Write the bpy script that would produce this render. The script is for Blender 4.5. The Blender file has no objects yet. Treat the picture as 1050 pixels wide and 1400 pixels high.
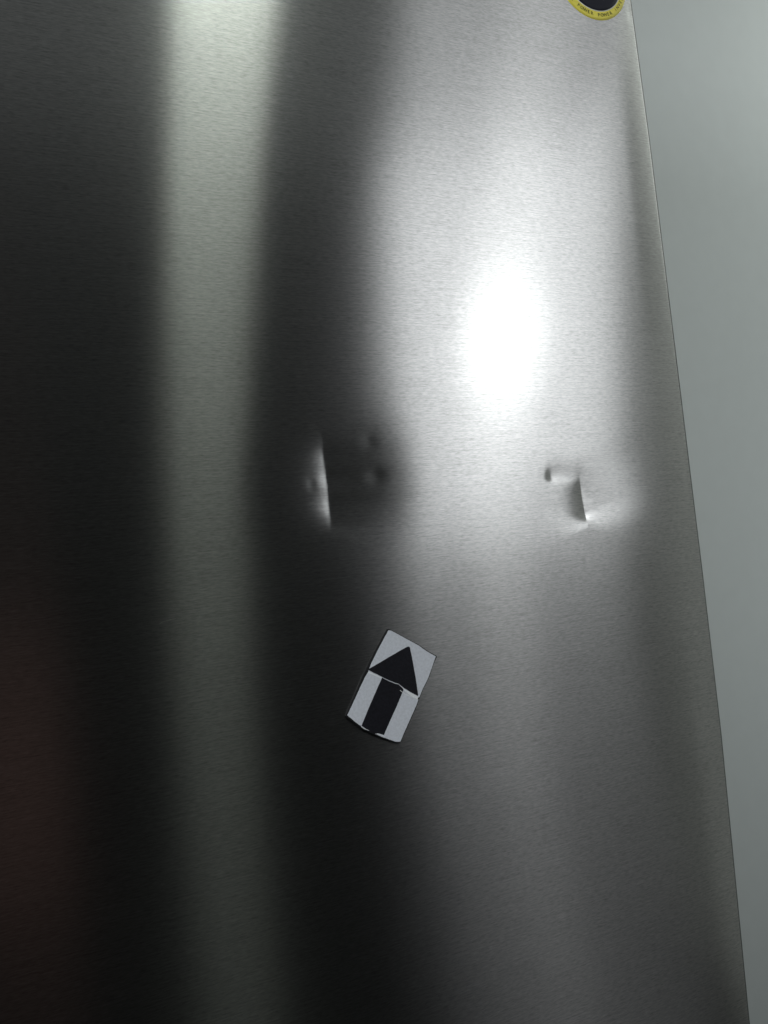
import bpy, bmesh, math, random
from mathutils import Matrix, Vector, noise

random.seed(7)
scene = bpy.context.scene
COL = scene.collection

# ------------------------------------------------------------------ camera
R = ((0.909110454851348, 0.07038274489171727, -0.4105660118683507),
     (-0.4050063839714674, -0.0811278157773928, -0.9107074757843738),
     (-0.09740641571442576, 0.9942155433952422, -0.04524868449990126))
cam_data = bpy.data.cameras.new('camera')
cam = bpy.data.objects.new('camera', cam_data)
COL.objects.link(cam)
M4 = Matrix(R).to_4x4()
M4.translation = (0.0, -0.42, 1.2)
cam.matrix_world = M4
cam_data.sensor_fit = 'HORIZONTAL'
cam_data.sensor_width = 36.0
cam_data.lens = 36.0
cam_data.clip_start = 0.01
cam_data.clip_end = 100
scene.camera = cam

# ------------------------------------------------------------------ world, exposure
world = bpy.data.worlds.new('World')
scene.world = world
world.use_nodes = True
bg = world.node_tree.nodes['Background']
bg.inputs['Color'].default_value = (0.95, 1.0, 0.97, 1)
bg.inputs['Strength'].default_value = 0.0010
scene.view_settings.view_transform = 'Standard'
scene.view_settings.look = 'None'
scene.view_settings.exposure = 0
scene.view_settings.gamma = 1


# ------------------------------------------------------------------ lamps of the room and added fills
COOL_A = (0.915, 1.0, 0.88)
COOL_B = (0.98, 1.0, 0.99)
COOL_C = (0.96, 0.99, 1.0)
COOL_D = (0.94, 1.0, 0.98)
COOL_E = (0.94, 1.0, 0.93)


def area_lamp(name, loc, target, sx, sy, power, color, shape='RECTANGLE', roll=0.0, spread=180):
    d = bpy.data.lights.new(name, 'AREA')
    d.shape = shape
    d.size = sx
    d.size_y = sy
    d.energy = power
    d.color = color
    d.spread = math.radians(spread)
    o = bpy.data.objects.new(name, d)
    COL.objects.link(o)
    o.location = loc
    q = (Vector(target) - Vector(loc)).to_track_quat('-Z', 'Y')
    o.rotation_euler = (q.to_matrix() @ Matrix.Rotation(roll, 3, 'Z')).to_euler()
    return o


def along(p, az, el, dist):
    a, e = math.radians(az), math.radians(el)
    return (p[0] + dist * math.sin(a) * math.cos(e), p[1] - dist * math.cos(a) * math.cos(e), p[2] + dist * math.sin(e))


# small strip lamp above the camera: the narrow band on the left of the door
area_lamp('overhead_lamp', (0.2677, -0.3905, 2.0460), (0.12, 0, 1.35), 0.1301, 0.0530, 0.7565, COOL_A)
# round bright lamp: the blown out spot
area_lamp('round_lamp', (0.9300, -0.9420, 1.6139), (0.2884, 0.0000, 1.3279), 0.1600, 0.1600, 0.3227, COOL_B, 'DISK')
# window light to the right of the camera: the wide band
area_lamp('window_light', (0.8964, -0.8943, 1.6000), (0.2884, 0.0000, 1.3279), 0.4537, 0.7941, 1.6172, COOL_C, 'RECTANGLE', -0.0330)
# added unseen panel, softens the top of the wide band
area_lamp('band_top_fill', (0.8100, -0.6500, 2.1122), (0.2884, 0.0000, 1.3279), 0.3800, 0.3200, 0.0726, COOL_C)
# pale ceiling light
area_lamp('ceiling_light', (0.6106, -1.0104, 2.7242), (0.5, -1.0, 0), 2.4, 2.0, 2.0709, COOL_D)
# dim pale light from the right hand side of the room
area_lamp('side_light', (1.7234, -0.1829, 2.2098), (0.4200, 0.0000, 1.3000), 1.5034, 0.8290, 5.5163, COOL_E)
# added fill from the left, brightens the face of the magnet
area_lamp('left_fill', (-1.9, -0.9, 1.5), (0.3, 0.2, 1.15), 0.5, 0.5, 35.662, COOL_C)
# added weak fill low on the right, lifts the steel near the edge
area_lamp('low_right_fill', along((0.43, 0, 1.15), 51.5, -8, 1.6), (0.43, 0, 1.15), 0.50, 1.7, 0.31, COOL_E)
# added fill on the right, brightens the middle and lower wall
area_lamp('wall_fill', (2.2, -0.4, 1.0), (1.1, 0.66, 1.15), 0.6, 0.7, 6.0, COOL_D)
# added warm panel, stands in for the photographer's reddish reflection
area_lamp('warm_reflection_fill', (-0.09, -1.5, 0.80), (0.0, 0, 1.05), 0.22, 0.60, 0.0170, (1.0, 0.55, 0.45))


# ------------------------------------------------------------------ helpers
def mat(name):
    m = bpy.data.materials.new(name)
    m.use_nodes = True
    nt = m.node_tree
    nt.nodes.clear()
    out = nt.nodes.new('ShaderNodeOutputMaterial')
    return m, nt, out


def obj(name, me, material=None, parent=None):
    o = bpy.data.objects.new(name, me)
    COL.objects.link(o)
    if material:
        me.materials.append(material)
    if parent:
        o.parent = parent
    return o


def mesh(name, verts, faces, smooth=False):
    me = bpy.data.meshes.new(name)
    me.from_pydata(verts, [], faces)
    me.update()
    if smooth:
        me.polygons.foreach_set('use_smooth', [True] * len(me.polygons))
    return me


def L(nt, a, b):
    nt.links.new(a, b)


# ------------------------------------------------------------------ materials
# gloss of the steel: drawn lines (sharp across, wide along), polish, and a softer drawn lobe
STEEL_LOBES = ((0.2411, 0.8275), (0.1996, 0.3798), (0.2829, 0.7754))
STEEL_MIX = (0.6929, 0.2800)


def brushed_steel():
    m, nt, out = mat('brushed_steel')
    N = nt.nodes.new
    geo = N('ShaderNodeTexCoord')

    def stretched(sx, sz, detail, rough=0.6):
        mp = N('ShaderNodeMapping')
        mp.inputs['Scale'].default_value = (sx, 1.0, sz)
        L(nt, geo.outputs['Object'], mp.inputs['Vector'])
        n = N('ShaderNodeTexNoise')
        n.inputs['Scale'].default_value = 1.0
        n.inputs['Detail'].default_value = detail
        n.inputs['Roughness'].default_value = rough
        L(nt, mp.outputs['Vector'], n.inputs['Vector'])
        return n.outputs['Fac']
    fine = stretched(260, 2100, 3)          # short brush strokes
    long = stretched(30, 1150, 2)            # longer drawn lines
    stroke = stretched(170, 1200, 4, 0.68)   # light and dark of the strokes' relief, put into the colour
    cloud = stretched(9, 12, 3)             # faint blotches
    add = N('ShaderNodeMath'); add.operation = 'MULTIPLY_ADD'
    add.inputs[1].default_value = 0.6
    L(nt, long, add.inputs[0]); L(nt, fine, add.inputs[2])
    add2 = N('ShaderNodeMath'); add2.operation = 'MULTIPLY_ADD'
    add2.inputs[1].default_value = 1.0
    L(nt, stroke, add2.inputs[0]); L(nt, add.outputs[0], add2.inputs[2])
    # colour: grain and very faint cloudiness
    ramp = N('ShaderNodeMapRange')
    ramp.inputs['From Min'].default_value = 0.85
    ramp.inputs['From Max'].default_value = 1.75
    ramp.inputs['To Min'].default_value = 0.385
    ramp.inputs['To Max'].default_value = 0.895
    L(nt, add2.outputs[0], ramp.inputs['Value'])
    cl = N('ShaderNodeMapRange')
    cl.inputs['From Min'].default_value = 0.3
    cl.inputs['From Max'].default_value = 0.7
    cl.inputs['To Min'].default_value = 0.96
    cl.inputs['To Max'].default_value = 1.03
    L(nt, cloud, cl.inputs['Value'])
    mul = N('ShaderNodeMath'); mul.operation = 'MULTIPLY'
    L(nt, ramp.outputs[0], mul.inputs[0]); L(nt, cl.outputs[0], mul.inputs[1])
    col = N('ShaderNodeCombineColor')
    L(nt, mul.outputs[0], col.inputs['Red']); L(nt, mul.outputs[0], col.inputs['Green'])
    b = N('ShaderNodeMath'); b.operation = 'MULTIPLY'; b.inputs[1].default_value = 0.995
    L(nt, mul.outputs[0], b.inputs[0]); L(nt, b.outputs[0], col.inputs['Blue'])
    bump = N('ShaderNodeBump')
    bump.inputs['Strength'].default_value = 0.25
    bump.inputs['Distance'].default_value = 0.00007
    L(nt, add.outputs[0], bump.inputs['Height'])
    tan = N('ShaderNodeTangent'); tan.direction_type = 'UV_MAP'; tan.uv_map = 'UVMap'
    lobes = []
    for rough, aniso in STEEL_LOBES:
        g = N('ShaderNodeBsdfAnisotropic'); g.distribution = 'GGX'
        g.inputs['Roughness'].default_value = rough
        g.inputs['Anisotropy'].default_value = aniso
        L(nt, col.outputs[0], g.inputs['Color'])
        L(nt, bump.outputs['Normal'], g.inputs['Normal'])
        L(nt, tan.outputs['Tangent'], g.inputs['Tangent'])
        lobes.append(g)
    m12 = N('ShaderNodeMixShader'); m12.inputs['Fac'].default_value = STEEL_MIX[0]
    L(nt, lobes[0].outputs[0], m12.inputs[1]); L(nt, lobes[1].outputs[0], m12.inputs[2])
    mix = N('ShaderNodeMixShader'); mix.inputs['Fac'].default_value = STEEL_MIX[1]
    L(nt, m12.outputs[0], mix.inputs[1]); L(nt, lobes[2].outputs[0], mix.inputs[2])
    L(nt, mix.outputs[0], out.inputs['Surface'])
    return m


def plain(name, color, rough=0.6, grain=0.06, scale=900, bump=0.1, dist=0.0002, spec=0.3):
    m, nt, out = mat(name)
    N = nt.nodes.new
    tc = N('ShaderNodeTexCoord')
    n = N('ShaderNodeTexNoise')
    n.inputs['Scale'].default_value = scale
    n.inputs['Detail'].default_value = 4
    L(nt, tc.outputs['Object'], n.inputs['Vector'])
    mr = N('ShaderNodeMapRange')
    mr.inputs['From Min'].default_value = 0.25
    mr.inputs['From Max'].default_value = 0.75
    mr.inputs['To Min'].default_value = 1 - grain
    mr.inputs['To Max'].default_value = 1 + grain
    L(nt, n.outputs['Fac'], mr.inputs['Value'])
    vm = N('ShaderNodeVectorMath'); vm.operation = 'SCALE'
    vm.inputs[0].default_value = color
    L(nt, mr.outputs[0], vm.inputs['Scale'])
    p = N('ShaderNodeBsdfPrincipled')
    p.inputs['Roughness'].default_value = rough
    p.inputs['Specular IOR Level'].default_value = spec
    L(nt, vm.outputs[0], p.inputs['Base Color'])
    bp = N('ShaderNodeBump')
    bp.inputs['Strength'].default_value = bump
    bp.inputs['Distance'].default_value = dist
    L(nt, n.outputs['Fac'], bp.inputs['Height'])
    L(nt, bp.outputs['Normal'], p.inputs['Normal'])
    L(nt, p.outputs[0], out.inputs['Surface'])
    return m


STEEL = brushed_steel()
WALL = plain('painted_wall', (0.590, 0.620, 0.625), 0.7, 0.015, 30, 0.1, 0.0006, 0.25)
CABINET = plain('cabinet_paint', (0.2, 0.2, 0.2), 0.5, 0.03, 600)
EDGE_PAINT = plain('edge_paint', (0.05, 0.052, 0.05), 0.55, 0.05, 700, 0.05, 0.0002, 0.12)
GASKET = plain('gasket_rubber', (0.12, 0.12, 0.12), 0.7)
SCRATCH = plain('bare_scratch', (0.24, 0.25, 0.23), 0.5, 0.3, 2500)
MAG_EDGE = plain('magnet_rubber', (0.012, 0.012, 0.013), 0.6, 0.2, 900)
MAG_WHITE = plain('pale_magnet_face', (0.61, 0.635, 0.695), 0.55, 0.10, 700, 0.25, 0.0003)
MAG_BLACK = plain('black_magnet_print', (0.010, 0.010, 0.014), 0.5, 0.35, 900, 0.3, 0.0002, 0.2)
MAG_CUT = plain('white_cut_edge', (0.80, 0.82, 0.84), 0.7, 0.1, 1500)
YELLOW = plain('yellow_print', (0.73, 0.64, 0.09), 0.45, 0.04, 800, 0.02)
DARK = plain('dark_print', (0.010, 0.011, 0.020), 0.4, 0.1, 800, 0.02, 0.0002, 0.1)
WHITE = plain('white_print', (0.75, 0.75, 0.75), 0.5, 0.03, 800, 0.02)

# ------------------------------------------------------------------ wall behind
bm = bmesh.new()
bmesh.ops.create_cube(bm, size=1)
bmesh.ops.scale(bm, vec=(7.0, 0.12, 4.0), verts=bm.verts)
bmesh.ops.translate(bm, vec=(0.8, 0.72, 1.4), verts=bm.verts)
bmesh.ops.bevel(bm, geom=bm.edges[:], offset=0.004, segments=2, affect='EDGES')
me = bpy.data.meshes.new('wall')
bm.to_mesh(me); bm.free()
wall = obj('wall', me, WALL)
wall['kind'] = 'structure'
wall['label'] = 'plain pale grey painted wall behind the right side of the refrigerator'

# ------------------------------------------------------------------ refrigerator
fridge = bpy.data.objects.new('refrigerator', None)
COL.objects.link(fridge)
fridge.location = (0.1, 0.3, 0.35)
fridge['label'] = 'brushed stainless steel refrigerator door with two pressed dents'
fridge['category'] = 'refrigerator'
FRIDGE_INV = Matrix.Translation((-0.1, -0.3, -0.35))


def fridge_part(name, me, material, parent=None):
    o = obj(name, me, material, parent or fridge)
    if parent is None:
        o.matrix_parent_inverse = FRIDGE_INV
    return o


Z0, Z1, X0 = 0.40, 1.72, -0.26
THICK = 0.055
EDGE = ((0.40, 0.4330), (0.838, 0.4362), (1.043, 0.4413), (1.16, 0.4413), (1.279, 0.4404), (1.479, 0.4388), (1.592, 0.4362), (1.72, 0.432))


def edge_x(z):
    for (a, xa), (b, xb) in zip(EDGE, EDGE[1:]):
        if z <= b:
            t = max(0.0, (z - a) / (b - a))
            return xa + (xb - xa) * t
    return EDGE[-1][1]


def sstep(a, b, x):
    t = min(1.0, max(0.0, (x - a) / (b - a)))
    return t * t * (3 - 2 * t)


def gauss(x, z, cx, cz, sx, sz):
    return math.exp(-((x - cx) / sx) ** 2 - ((z - cz) / sz) ** 2)


def crease(x, z, xa, za, xb, zb, amp, wl, wr, fade_lo, fade_hi, blunt, uneven):
    """sharp valley along the line a (top) - b (bottom); wl, wr are the widths of its two flanks"""
    xc = xa + (xb - xa) * (z - za) / (zb - za) + 0.00025 * math.sin((z - za) * 160)
    d = x - xc
    w = wl if d < 0 else wr
    k = (math.sqrt(d * d + blunt * blunt) - blunt) / w
    if k > 9:
        return 0.0
    soft = 0.35 * abs(d)
    near = sstep(zb - fade_lo * 0.4 - soft, zb + fade_lo * 0.6 + soft, z)
    near *= 1 - sstep(za - fade_hi * 0.65 - soft, za + fade_hi * 0.35 + soft, z)
    near *= 1 + uneven * math.sin(z * 420 + 1.0)          # a pressed fold is never even
    return amp * near * math.exp(-k)


def depth(x, z):
    """how far the steel is pushed in at (x, z), in metres"""
    h = 0.0
    if 0.05 < x and 1.08 < z < 1.38:
        h += crease(x, z, 0.1552, 1.268, 0.1560, 1.2145, 0.00067, 0.0092, 0.030, 0.018, 0.036, 0.0010, 0.10)
        h += crease(x, z, 0.3380, 1.240, 0.3396, 1.2035, 0.00165, 0.0185, 0.032, 0.010, 0.032, 0.0004, 0.0)
        h += 0.00011 * gauss(x, z, 0.1862, 1.2430, 0.0050, 0.0050)
        h += 0.00007 * gauss(x, z, 0.1842, 1.2640, 0.0048, 0.0048)
        h += 0.00005 * gauss(x, z, 0.1455, 1.2400, 0.0025, 0.0040)
        # broad soft hollow round the left dent
        h += 0.00085 * gauss(x, z, 0.1640, 1.2420, 0.0360, 0.0360)
        # thumb-sized pit and the short ridge that runs from it to the fold
        h += 0.00014 * gauss(x, z, 0.3136, 1.2366, 0.0046, 0.0046)
        h += 0.00052 * gauss(x, z, 0.3160, 1.2356, 0.0054 if x < 0.3160 else 0.0150, 0.0036 if z < 1.2356 else 0.0085)
    xe = edge_x(z)
    e = max(0.0, x - (xe - 0.030))
    h += 0.9 * e * e
    h += 0.00020 * gauss(x, z, 0.4320, 1.5800, 0.003, 0.004)
    # faint drawing lines of the sheet where the bend begins
    r = sstep(0.370, 0.388, x) * (1 - sstep(0.405, 0.416, x)) * sstep(1.05, 1.2, z) * (1 - sstep(1.42, 1.5, z))
    if r > 0:
        h += r * 0.0000012 * (math.sin(x * 2900) + 0.7 * math.sin(x * 4700 + 1.3) + 0.8 * math.sin(x * 1500 + z * 7))
    # the large panel is never quite flat
    h += 0.00010 * noise.noise((x * 5.0, 0.3, z * 3.0))
    return h


def spans(pts):
    """pts: (start, end, step) -> list of coordinates"""
    out = []
    for a, b, s in pts:
        n = max(1, round((b - a) / s))
        out += [a + (b - a) * i / n for i in range(n)]
    return out + [pts[-1][1]]


U = spans(((X0, 0.12, 0.010), (0.12, 0.150, 0.0010), (0.150, 0.160, 0.0003), (0.160, 0.205, 0.0008), (0.205, 0.30, 0.004),
           (0.30, 0.334, 0.0007), (0.334, 0.344, 0.0003), (0.344, 0.37, 0.0010), (0.37, 0.416, 0.0004), (0.416, 0.4370, 0.0012)))
W = spans(((Z0, 1.16, 0.010), (1.16, 1.195, 0.003), (1.195, 1.285, 0.0007), (1.285, 1.32, 0.003), (1.32, 1.56, 0.01), (1.56, Z1, 0.004)))
XREF = 0.4404
verts, faces, rim = [], [], []
RAD = 0.0032
ARC = [(RAD * (1 - math.sin(a)), RAD * (1 - math.cos(a))) for a in [math.pi / 2 * i / 8 for i in range(1, 9)]]
nz = len(W)
for z in W:
    dx = edge_x(z) - XREF
    row = []
    for u in U:
        x = u + (dx * sstep(0.37, 0.437, u))
        row.append((x, depth(x, z), z))
    xe, ye = row[-1][0], row[-1][1]
    r = edge_x(z)
    for (ax, ay) in ARC[:1]:
        row.append((r - ax, ye + ay, z))
    row.insert(0, (X0, THICK, z))
    verts += row
    rim.append([(r - ax, ye + ay, z) for (ax, ay) in ARC[0:]] + [(r, THICK, z), (r - 0.02, THICK, z)])
nu = len(verts) // nz
for j in range(nz - 1):
    for i in range(nu - 1):
        a = j * nu + i
        faces.append((a, a + 1, a + nu + 1, a + nu))
me = mesh('door', verts, faces, True)
uv = me.uv_layers.new(name='UVMap')
co = [(v.co.x + v.co.y, v.co.z) for v in me.vertices]
vi = [0] * len(me.loops)
me.loops.foreach_get('vertex_index', vi)
flat = []
for k in vi:
    flat += co[k]
uv.data.foreach_set('uv', flat)
door = fridge_part('door', me, STEEL)
nr = len(rim[0])
ev = [p for row in rim for p in row]
ef = [(j * nr + i, j * nr + i + 1, (j + 1) * nr + i + 1, (j + 1) * nr + i) for j in range(nz - 1) for i in range(nr - 1)]
em = mesh('door_edge', ev, ef, True)
edge = fridge_part('door_edge', em, EDGE_PAINT, door)


def box(x0, x1, y0, y1, z0, z1, bev=0.003):
    b = bmesh.new()
    bmesh.ops.create_cube(b, size=1)
    bmesh.ops.scale(b, vec=(x1 - x0, y1 - y0, z1 - z0), verts=b.verts)
    bmesh.ops.translate(b, vec=((x0 + x1) / 2, (y0 + y1) / 2, (z0 + z1) / 2), verts=b.verts)
    bmesh.ops.bevel(b, geom=b.edges[:], offset=bev, segments=2, affect='EDGES')
    m = bpy.data.meshes.new('box')
    b.to_mesh(m); b.free()
    return m


fridge_part('door_liner', box(X0 + 0.001, 0.425, 0.004, THICK, Z0, Z1, 0.001), EDGE_PAINT)
fridge_part('door_gasket', box(X0 + 0.015, 0.418, THICK, THICK + 0.013, Z0 + 0.015, Z1 - 0.015), GASKET)
fridge_part('cabinet', box(X0, 0.428, THICK + 0.013, 0.56, 0.35, 1.80, 0.004), CABINET)

# ---- round sticker: part of the door, follows its surface
SC, SR = (0.3966, 1.6016), 0.0330
IC, IR = (0.3976, 1.6026), 0.0268


def disc(cx, cz, r, lift, rings=10, n=96, r0=0.0):
    v, f = [], []
    for k in range(rings + 1):
        rr = r0 + (r - r0) * k / rings
        for i in range(n):
            a = 2 * math.pi * i / n
            x, z = cx + rr * math.cos(a), cz + rr * math.sin(a)
            v.append((x, depth(x, z) - lift, z))
    for k in range(rings):
        for i in range(n):
            a, b = k * n + i, k * n + (i + 1) % n
            f.append((a, b, b + n, a + n))
    m = len(v)                                   # rim down to the steel
    for i in range(n):
        a = 2 * math.pi * i / n
        x, z = cx + r * math.cos(a), cz + r * math.sin(a)
        v.append((x, depth(x, z) + 0.00002, z))
    for i in range(n):
        a, b = rings * n + i, rings * n + (i + 1) % n
        f.append((a, b, m + (i + 1) % n, m + i))
    return mesh('disc', v, f, True)


sticker = fridge_part('sticker', disc(SC[0], SC[1], SR, 0.00025, 12, 96, 0.0004), YELLOW)
sticker['label'] = 'round yellow sticker with a dark centre at the top right corner'
fridge_part('sticker_centre', disc(IC[0], IC[1], IR, 0.0004, 10, 96, 0.0004), DARK, sticker)
fridge_part('sticker_line', disc(IC[0], IC[1], IR + 0.0006, 0.00033, 2, 96, IR - 0.001), WHITE, sticker)


def letters(text, cx, cz, radius, size, a_start, step, lift):
    """flat printed letters set along the lower arc of a circle, read left to right"""
    b = bmesh.new()
    dg = None
    for i, ch in enumerate(text):
        if ch == ' ':
            continue
        cu = bpy.data.curves.new('glyph', 'FONT')
        cu.body = ch
        cu.size = size
        cu.align_x = 'CENTER'
        cu.resolution_u = 3
        o = bpy.data.objects.new('glyph', cu)
        COL.objects.link(o)
        bpy.context.view_layer.update()
        dg = bpy.context.evaluated_depsgraph_get()
        m = bpy.data.meshes.new_from_object(o.evaluated_get(dg))
        a = math.radians(a_start + i * step)             # angle on the circle, 270 = bottom
        t = a + math.pi / 2
        base = len(b.verts)
        vs = []
        for v in m.vertices:
            lx, ly = v.co.x, v.co.y
            # baseline outside, letter tops point to the centre
            x = cx + radius * math.cos(a) + lx * math.cos(t) - ly * math.cos(a)
            z = cz + radius * math.sin(a) + lx * math.sin(t) - ly * math.sin(a)
            vs.append(b.verts.new((x, depth(x, z) - lift, z)))
        for p in m.polygons:
            try:
                b.faces.new([vs[k] for k in p.vertices])
            except ValueError:
                pass
        bpy.data.objects.remove(o)
        bpy.data.curves.remove(cu)
        bpy.data.meshes.remove(m)
    bmesh.ops.recalc_face_normals(b, faces=b.faces)
    m = bpy.data.meshes.new('letters')
    b.to_mesh(m); b.free()
    return m


TXT = 'INVERTER POWER POWER INVERTER '
fridge_part('sticker_lettering', letters(TXT * 2, 0.3971, 1.6021, 0.0308, 0.0036, 180 + 6, 6.0, 0.00045), DARK, sticker)
fridge_part('sticker_mark', disc(0.40650, 1.5870, 0.0013, 0.0005, 3, 24, 0.0002), WHITE, sticker)

# ------------------------------------------------------------------ arrow magnet
OUT = [(0.18348, 1.15132), (0.18422, 1.15147), (0.18612, 1.15047), (0.1947, 1.14484), (0.20342, 1.1392), (0.20775, 1.13565), (0.2144, 1.13115), (0.21442, 1.13048), (0.21165, 1.12634), (0.20753, 1.1186), (0.20299, 1.11266), (0.20023, 1.10814), (0.19776, 1.10359), (0.1889, 1.09039), (0.1851, 1.08491), (0.18443, 1.08463), (0.18177, 1.08514), (0.17326, 1.08959), (0.1633, 1.09564), (0.15772, 1.10065), (0.1529, 1.10581), (0.15281, 1.10662), (0.15424, 1.10875), (0.1651, 1.1263), (0.17021, 1.13375), (0.17562, 1.14109)]
FACE_UP = [(0.18418, 1.15075), (0.18595, 1.15027), (0.19452, 1.14455), (0.20322, 1.13884), (0.20753, 1.13513), (0.21354, 1.13097), (0.21136, 1.12701), (0.20704, 1.11905), (0.2026, 1.1131), (0.19975, 1.10859), (0.19897, 1.10914), (0.19036, 1.11511), (0.18665, 1.11883), (0.1827, 1.1202), (0.17636, 1.12415), (0.16884, 1.12881), (0.17137, 1.13345), (0.17651, 1.14066)]
FACE_LOW = [(0.16843, 1.12823), (0.1763, 1.12359), (0.18246, 1.11967), (0.18611, 1.1181), (0.1903, 1.11454), (0.19443, 1.11015), (0.19914, 1.10737), (0.19728, 1.10405), (0.18834, 1.09088), (0.18471, 1.08521), (0.18168, 1.08571), (0.17319, 1.09023), (0.16375, 1.09625), (0.15809, 1.10127), (0.15334, 1.10626), (0.15494, 1.10844), (0.1661, 1.12537)]
HEAD = [(0.19627, 1.13941), (0.19685, 1.13874), (0.19722, 1.13537), (0.19792, 1.12904), (0.19861, 1.12104), (0.19918, 1.11018), (0.19883, 1.10958), (0.19468, 1.11242), (0.19041, 1.11559), (0.18709, 1.11876), (0.18534, 1.11945), (0.18106, 1.12177), (0.17642, 1.12471), (0.16975, 1.129), (0.16893, 1.12961), (0.16908, 1.13023), (0.17221, 1.13129), (0.1806, 1.13435), (0.18818, 1.13709), (0.19507, 1.13941)]
SHAFT = [(0.17700, 1.12400), (0.18120, 1.12115), (0.18535, 1.11900), (0.18705, 1.11835), (0.18930, 1.11595), (0.18995, 1.11475), (0.18484, 1.10645), (0.17945, 1.09845), (0.17461, 1.09101), (0.17078, 1.0927), (0.16941, 1.09231), (0.16491, 1.09556), (0.16131, 1.09878), (0.1661, 1.10688), (0.1714, 1.11523)]


def slab(outline, y_front, y_back, wobble=0.00006):
    b = bmesh.new()
    f, k = [], []
    pts = []
    n = len(outline)
    for i, (x, z) in enumerate(outline):                # a hand-cut edge: extra points, slightly uneven
        x2, z2 = outline[(i + 1) % n]
        m = max(1, int(math.hypot(x2 - x, z2 - z) / 0.0012))
        for q in range(m):
            t = q / m
            w = wobble if q else 0
            pts.append((x + (x2 - x) * t + random.uniform(-w, w), z + (z2 - z) * t + random.uniform(-w, w)))
    for x, z in pts:
        f.append(b.verts.new((x, y_front, z)))
        k.append(b.verts.new((x, y_back, z)))
    b.faces.new(f)
    b.faces.new(k[::-1])
    for i in range(len(pts)):
        j = (i + 1) % len(pts)
        b.faces.new((f[i], k[i], k[j], f[j]))
    bmesh.ops.recalc_face_normals(b, faces=b.faces)
    m = bpy.data.meshes.new('slab')
    b.to_mesh(m); b.free()
    return m


def ribbon(pts, width, y_front, y_back, uneven=0.5):
    """thin raised strip along a line"""
    left, right = [], []
    for i, (x, z) in enumerate(pts):
        x0, z0 = pts[max(0, i - 1)]
        x1, z1 = pts[min(len(pts) - 1, i + 1)]
        d = math.hypot(x1 - x0, z1 - z0)
        nx, nz_ = -(z1 - z0) / d, (x1 - x0) / d
        w = width * (1 - uneven * random.random())
        left.append((x + nx * w / 2, z + nz_ * w / 2))
        right.append((x - nx * w / 2, z - nz_ * w / 2))
    return slab(left + right[::-1], y_front, y_back, 0)


scratch = fridge_part('scratch', ribbon([(0.0540, 1.1712), (0.0556, 1.1720), (0.0574, 1.1724), (0.0600, 1.1728), (0.0627, 1.1729)], 0.00042, -0.00004, 0.0002, 0.8), SCRATCH, door)
scratch['label'] = 'tiny bright scratch in the steel'

magnet = bpy.data.objects.new('arrow_magnet', None)
COL.objects.link(magnet)
magnet.location = (0.1843, 0.0, 1.118)
magnet['label'] = 'small pale grey rectangular fridge magnet with a black arrow'
magnet['category'] = 'magnet'
MINV = Matrix.Translation((-0.1843, 0.0, -1.118))


def mpart(name, me, material, parent=None):
    o = obj(name, me, material, parent or magnet)
    if parent is None:
        o.matrix_parent_inverse = MINV
    return o


mpart('backing', slab(OUT, -0.00115, -0.00005), MAG_EDGE)
up = mpart('upper_face', slab(FACE_UP, -0.0016, -0.0013), MAG_WHITE)
low = mpart('lower_face', slab(FACE_LOW, -0.0016, -0.0013), MAG_WHITE)
mpart('arrowhead', slab(HEAD, -0.00166, -0.00155), MAG_BLACK, up)
mpart('arrow_shaft', slab(SHAFT, -0.00166, -0.00155), MAG_BLACK, low)
SEAM = [(0.1690, 1.1288), (0.1730, 1.1258), (0.1764, 1.1236), (0.1790, 1.1217), (0.1825, 1.1197), (0.1853, 1.1185), (0.1868, 1.11845), (0.1890, 1.1162), (0.1904, 1.1148), (0.1943, 1.1118), (0.1991, 1.1085)]
mpart('cut_line', ribbon(SEAM, 0.0023, -0.00157, -0.0013, 0), MAG_CUT, low)
TEAR = [(0.1877, 1.1148), (0.1890, 1.1135), (0.1905, 1.1122), (0.1930, 1.1107), (0.1960, 1.1092), (0.1985, 1.1079)]
mpart('cut_line', ribbon(TEAR, 0.00035, -0.00172, -0.0015), MAG_CUT, low)
CHIP = [(0.1610, 1.0984), (0.1626, 1.0969), (0.1640, 1.0962), (0.1655, 1.0953)]
mpart('cut_line', ribbon(CHIP, 0.00035, -0.00172, -0.0014), MAG_CUT, low)
CHIP2 = [(0.1693, 1.0926), (0.1706, 1.0924), (0.1720, 1.0920), (0.1734, 1.0912), (0.1744, 1.0905)]
mpart('cut_line', ribbon(CHIP2, 0.00035, -0.00172, -0.0014), MAG_CUT, low)
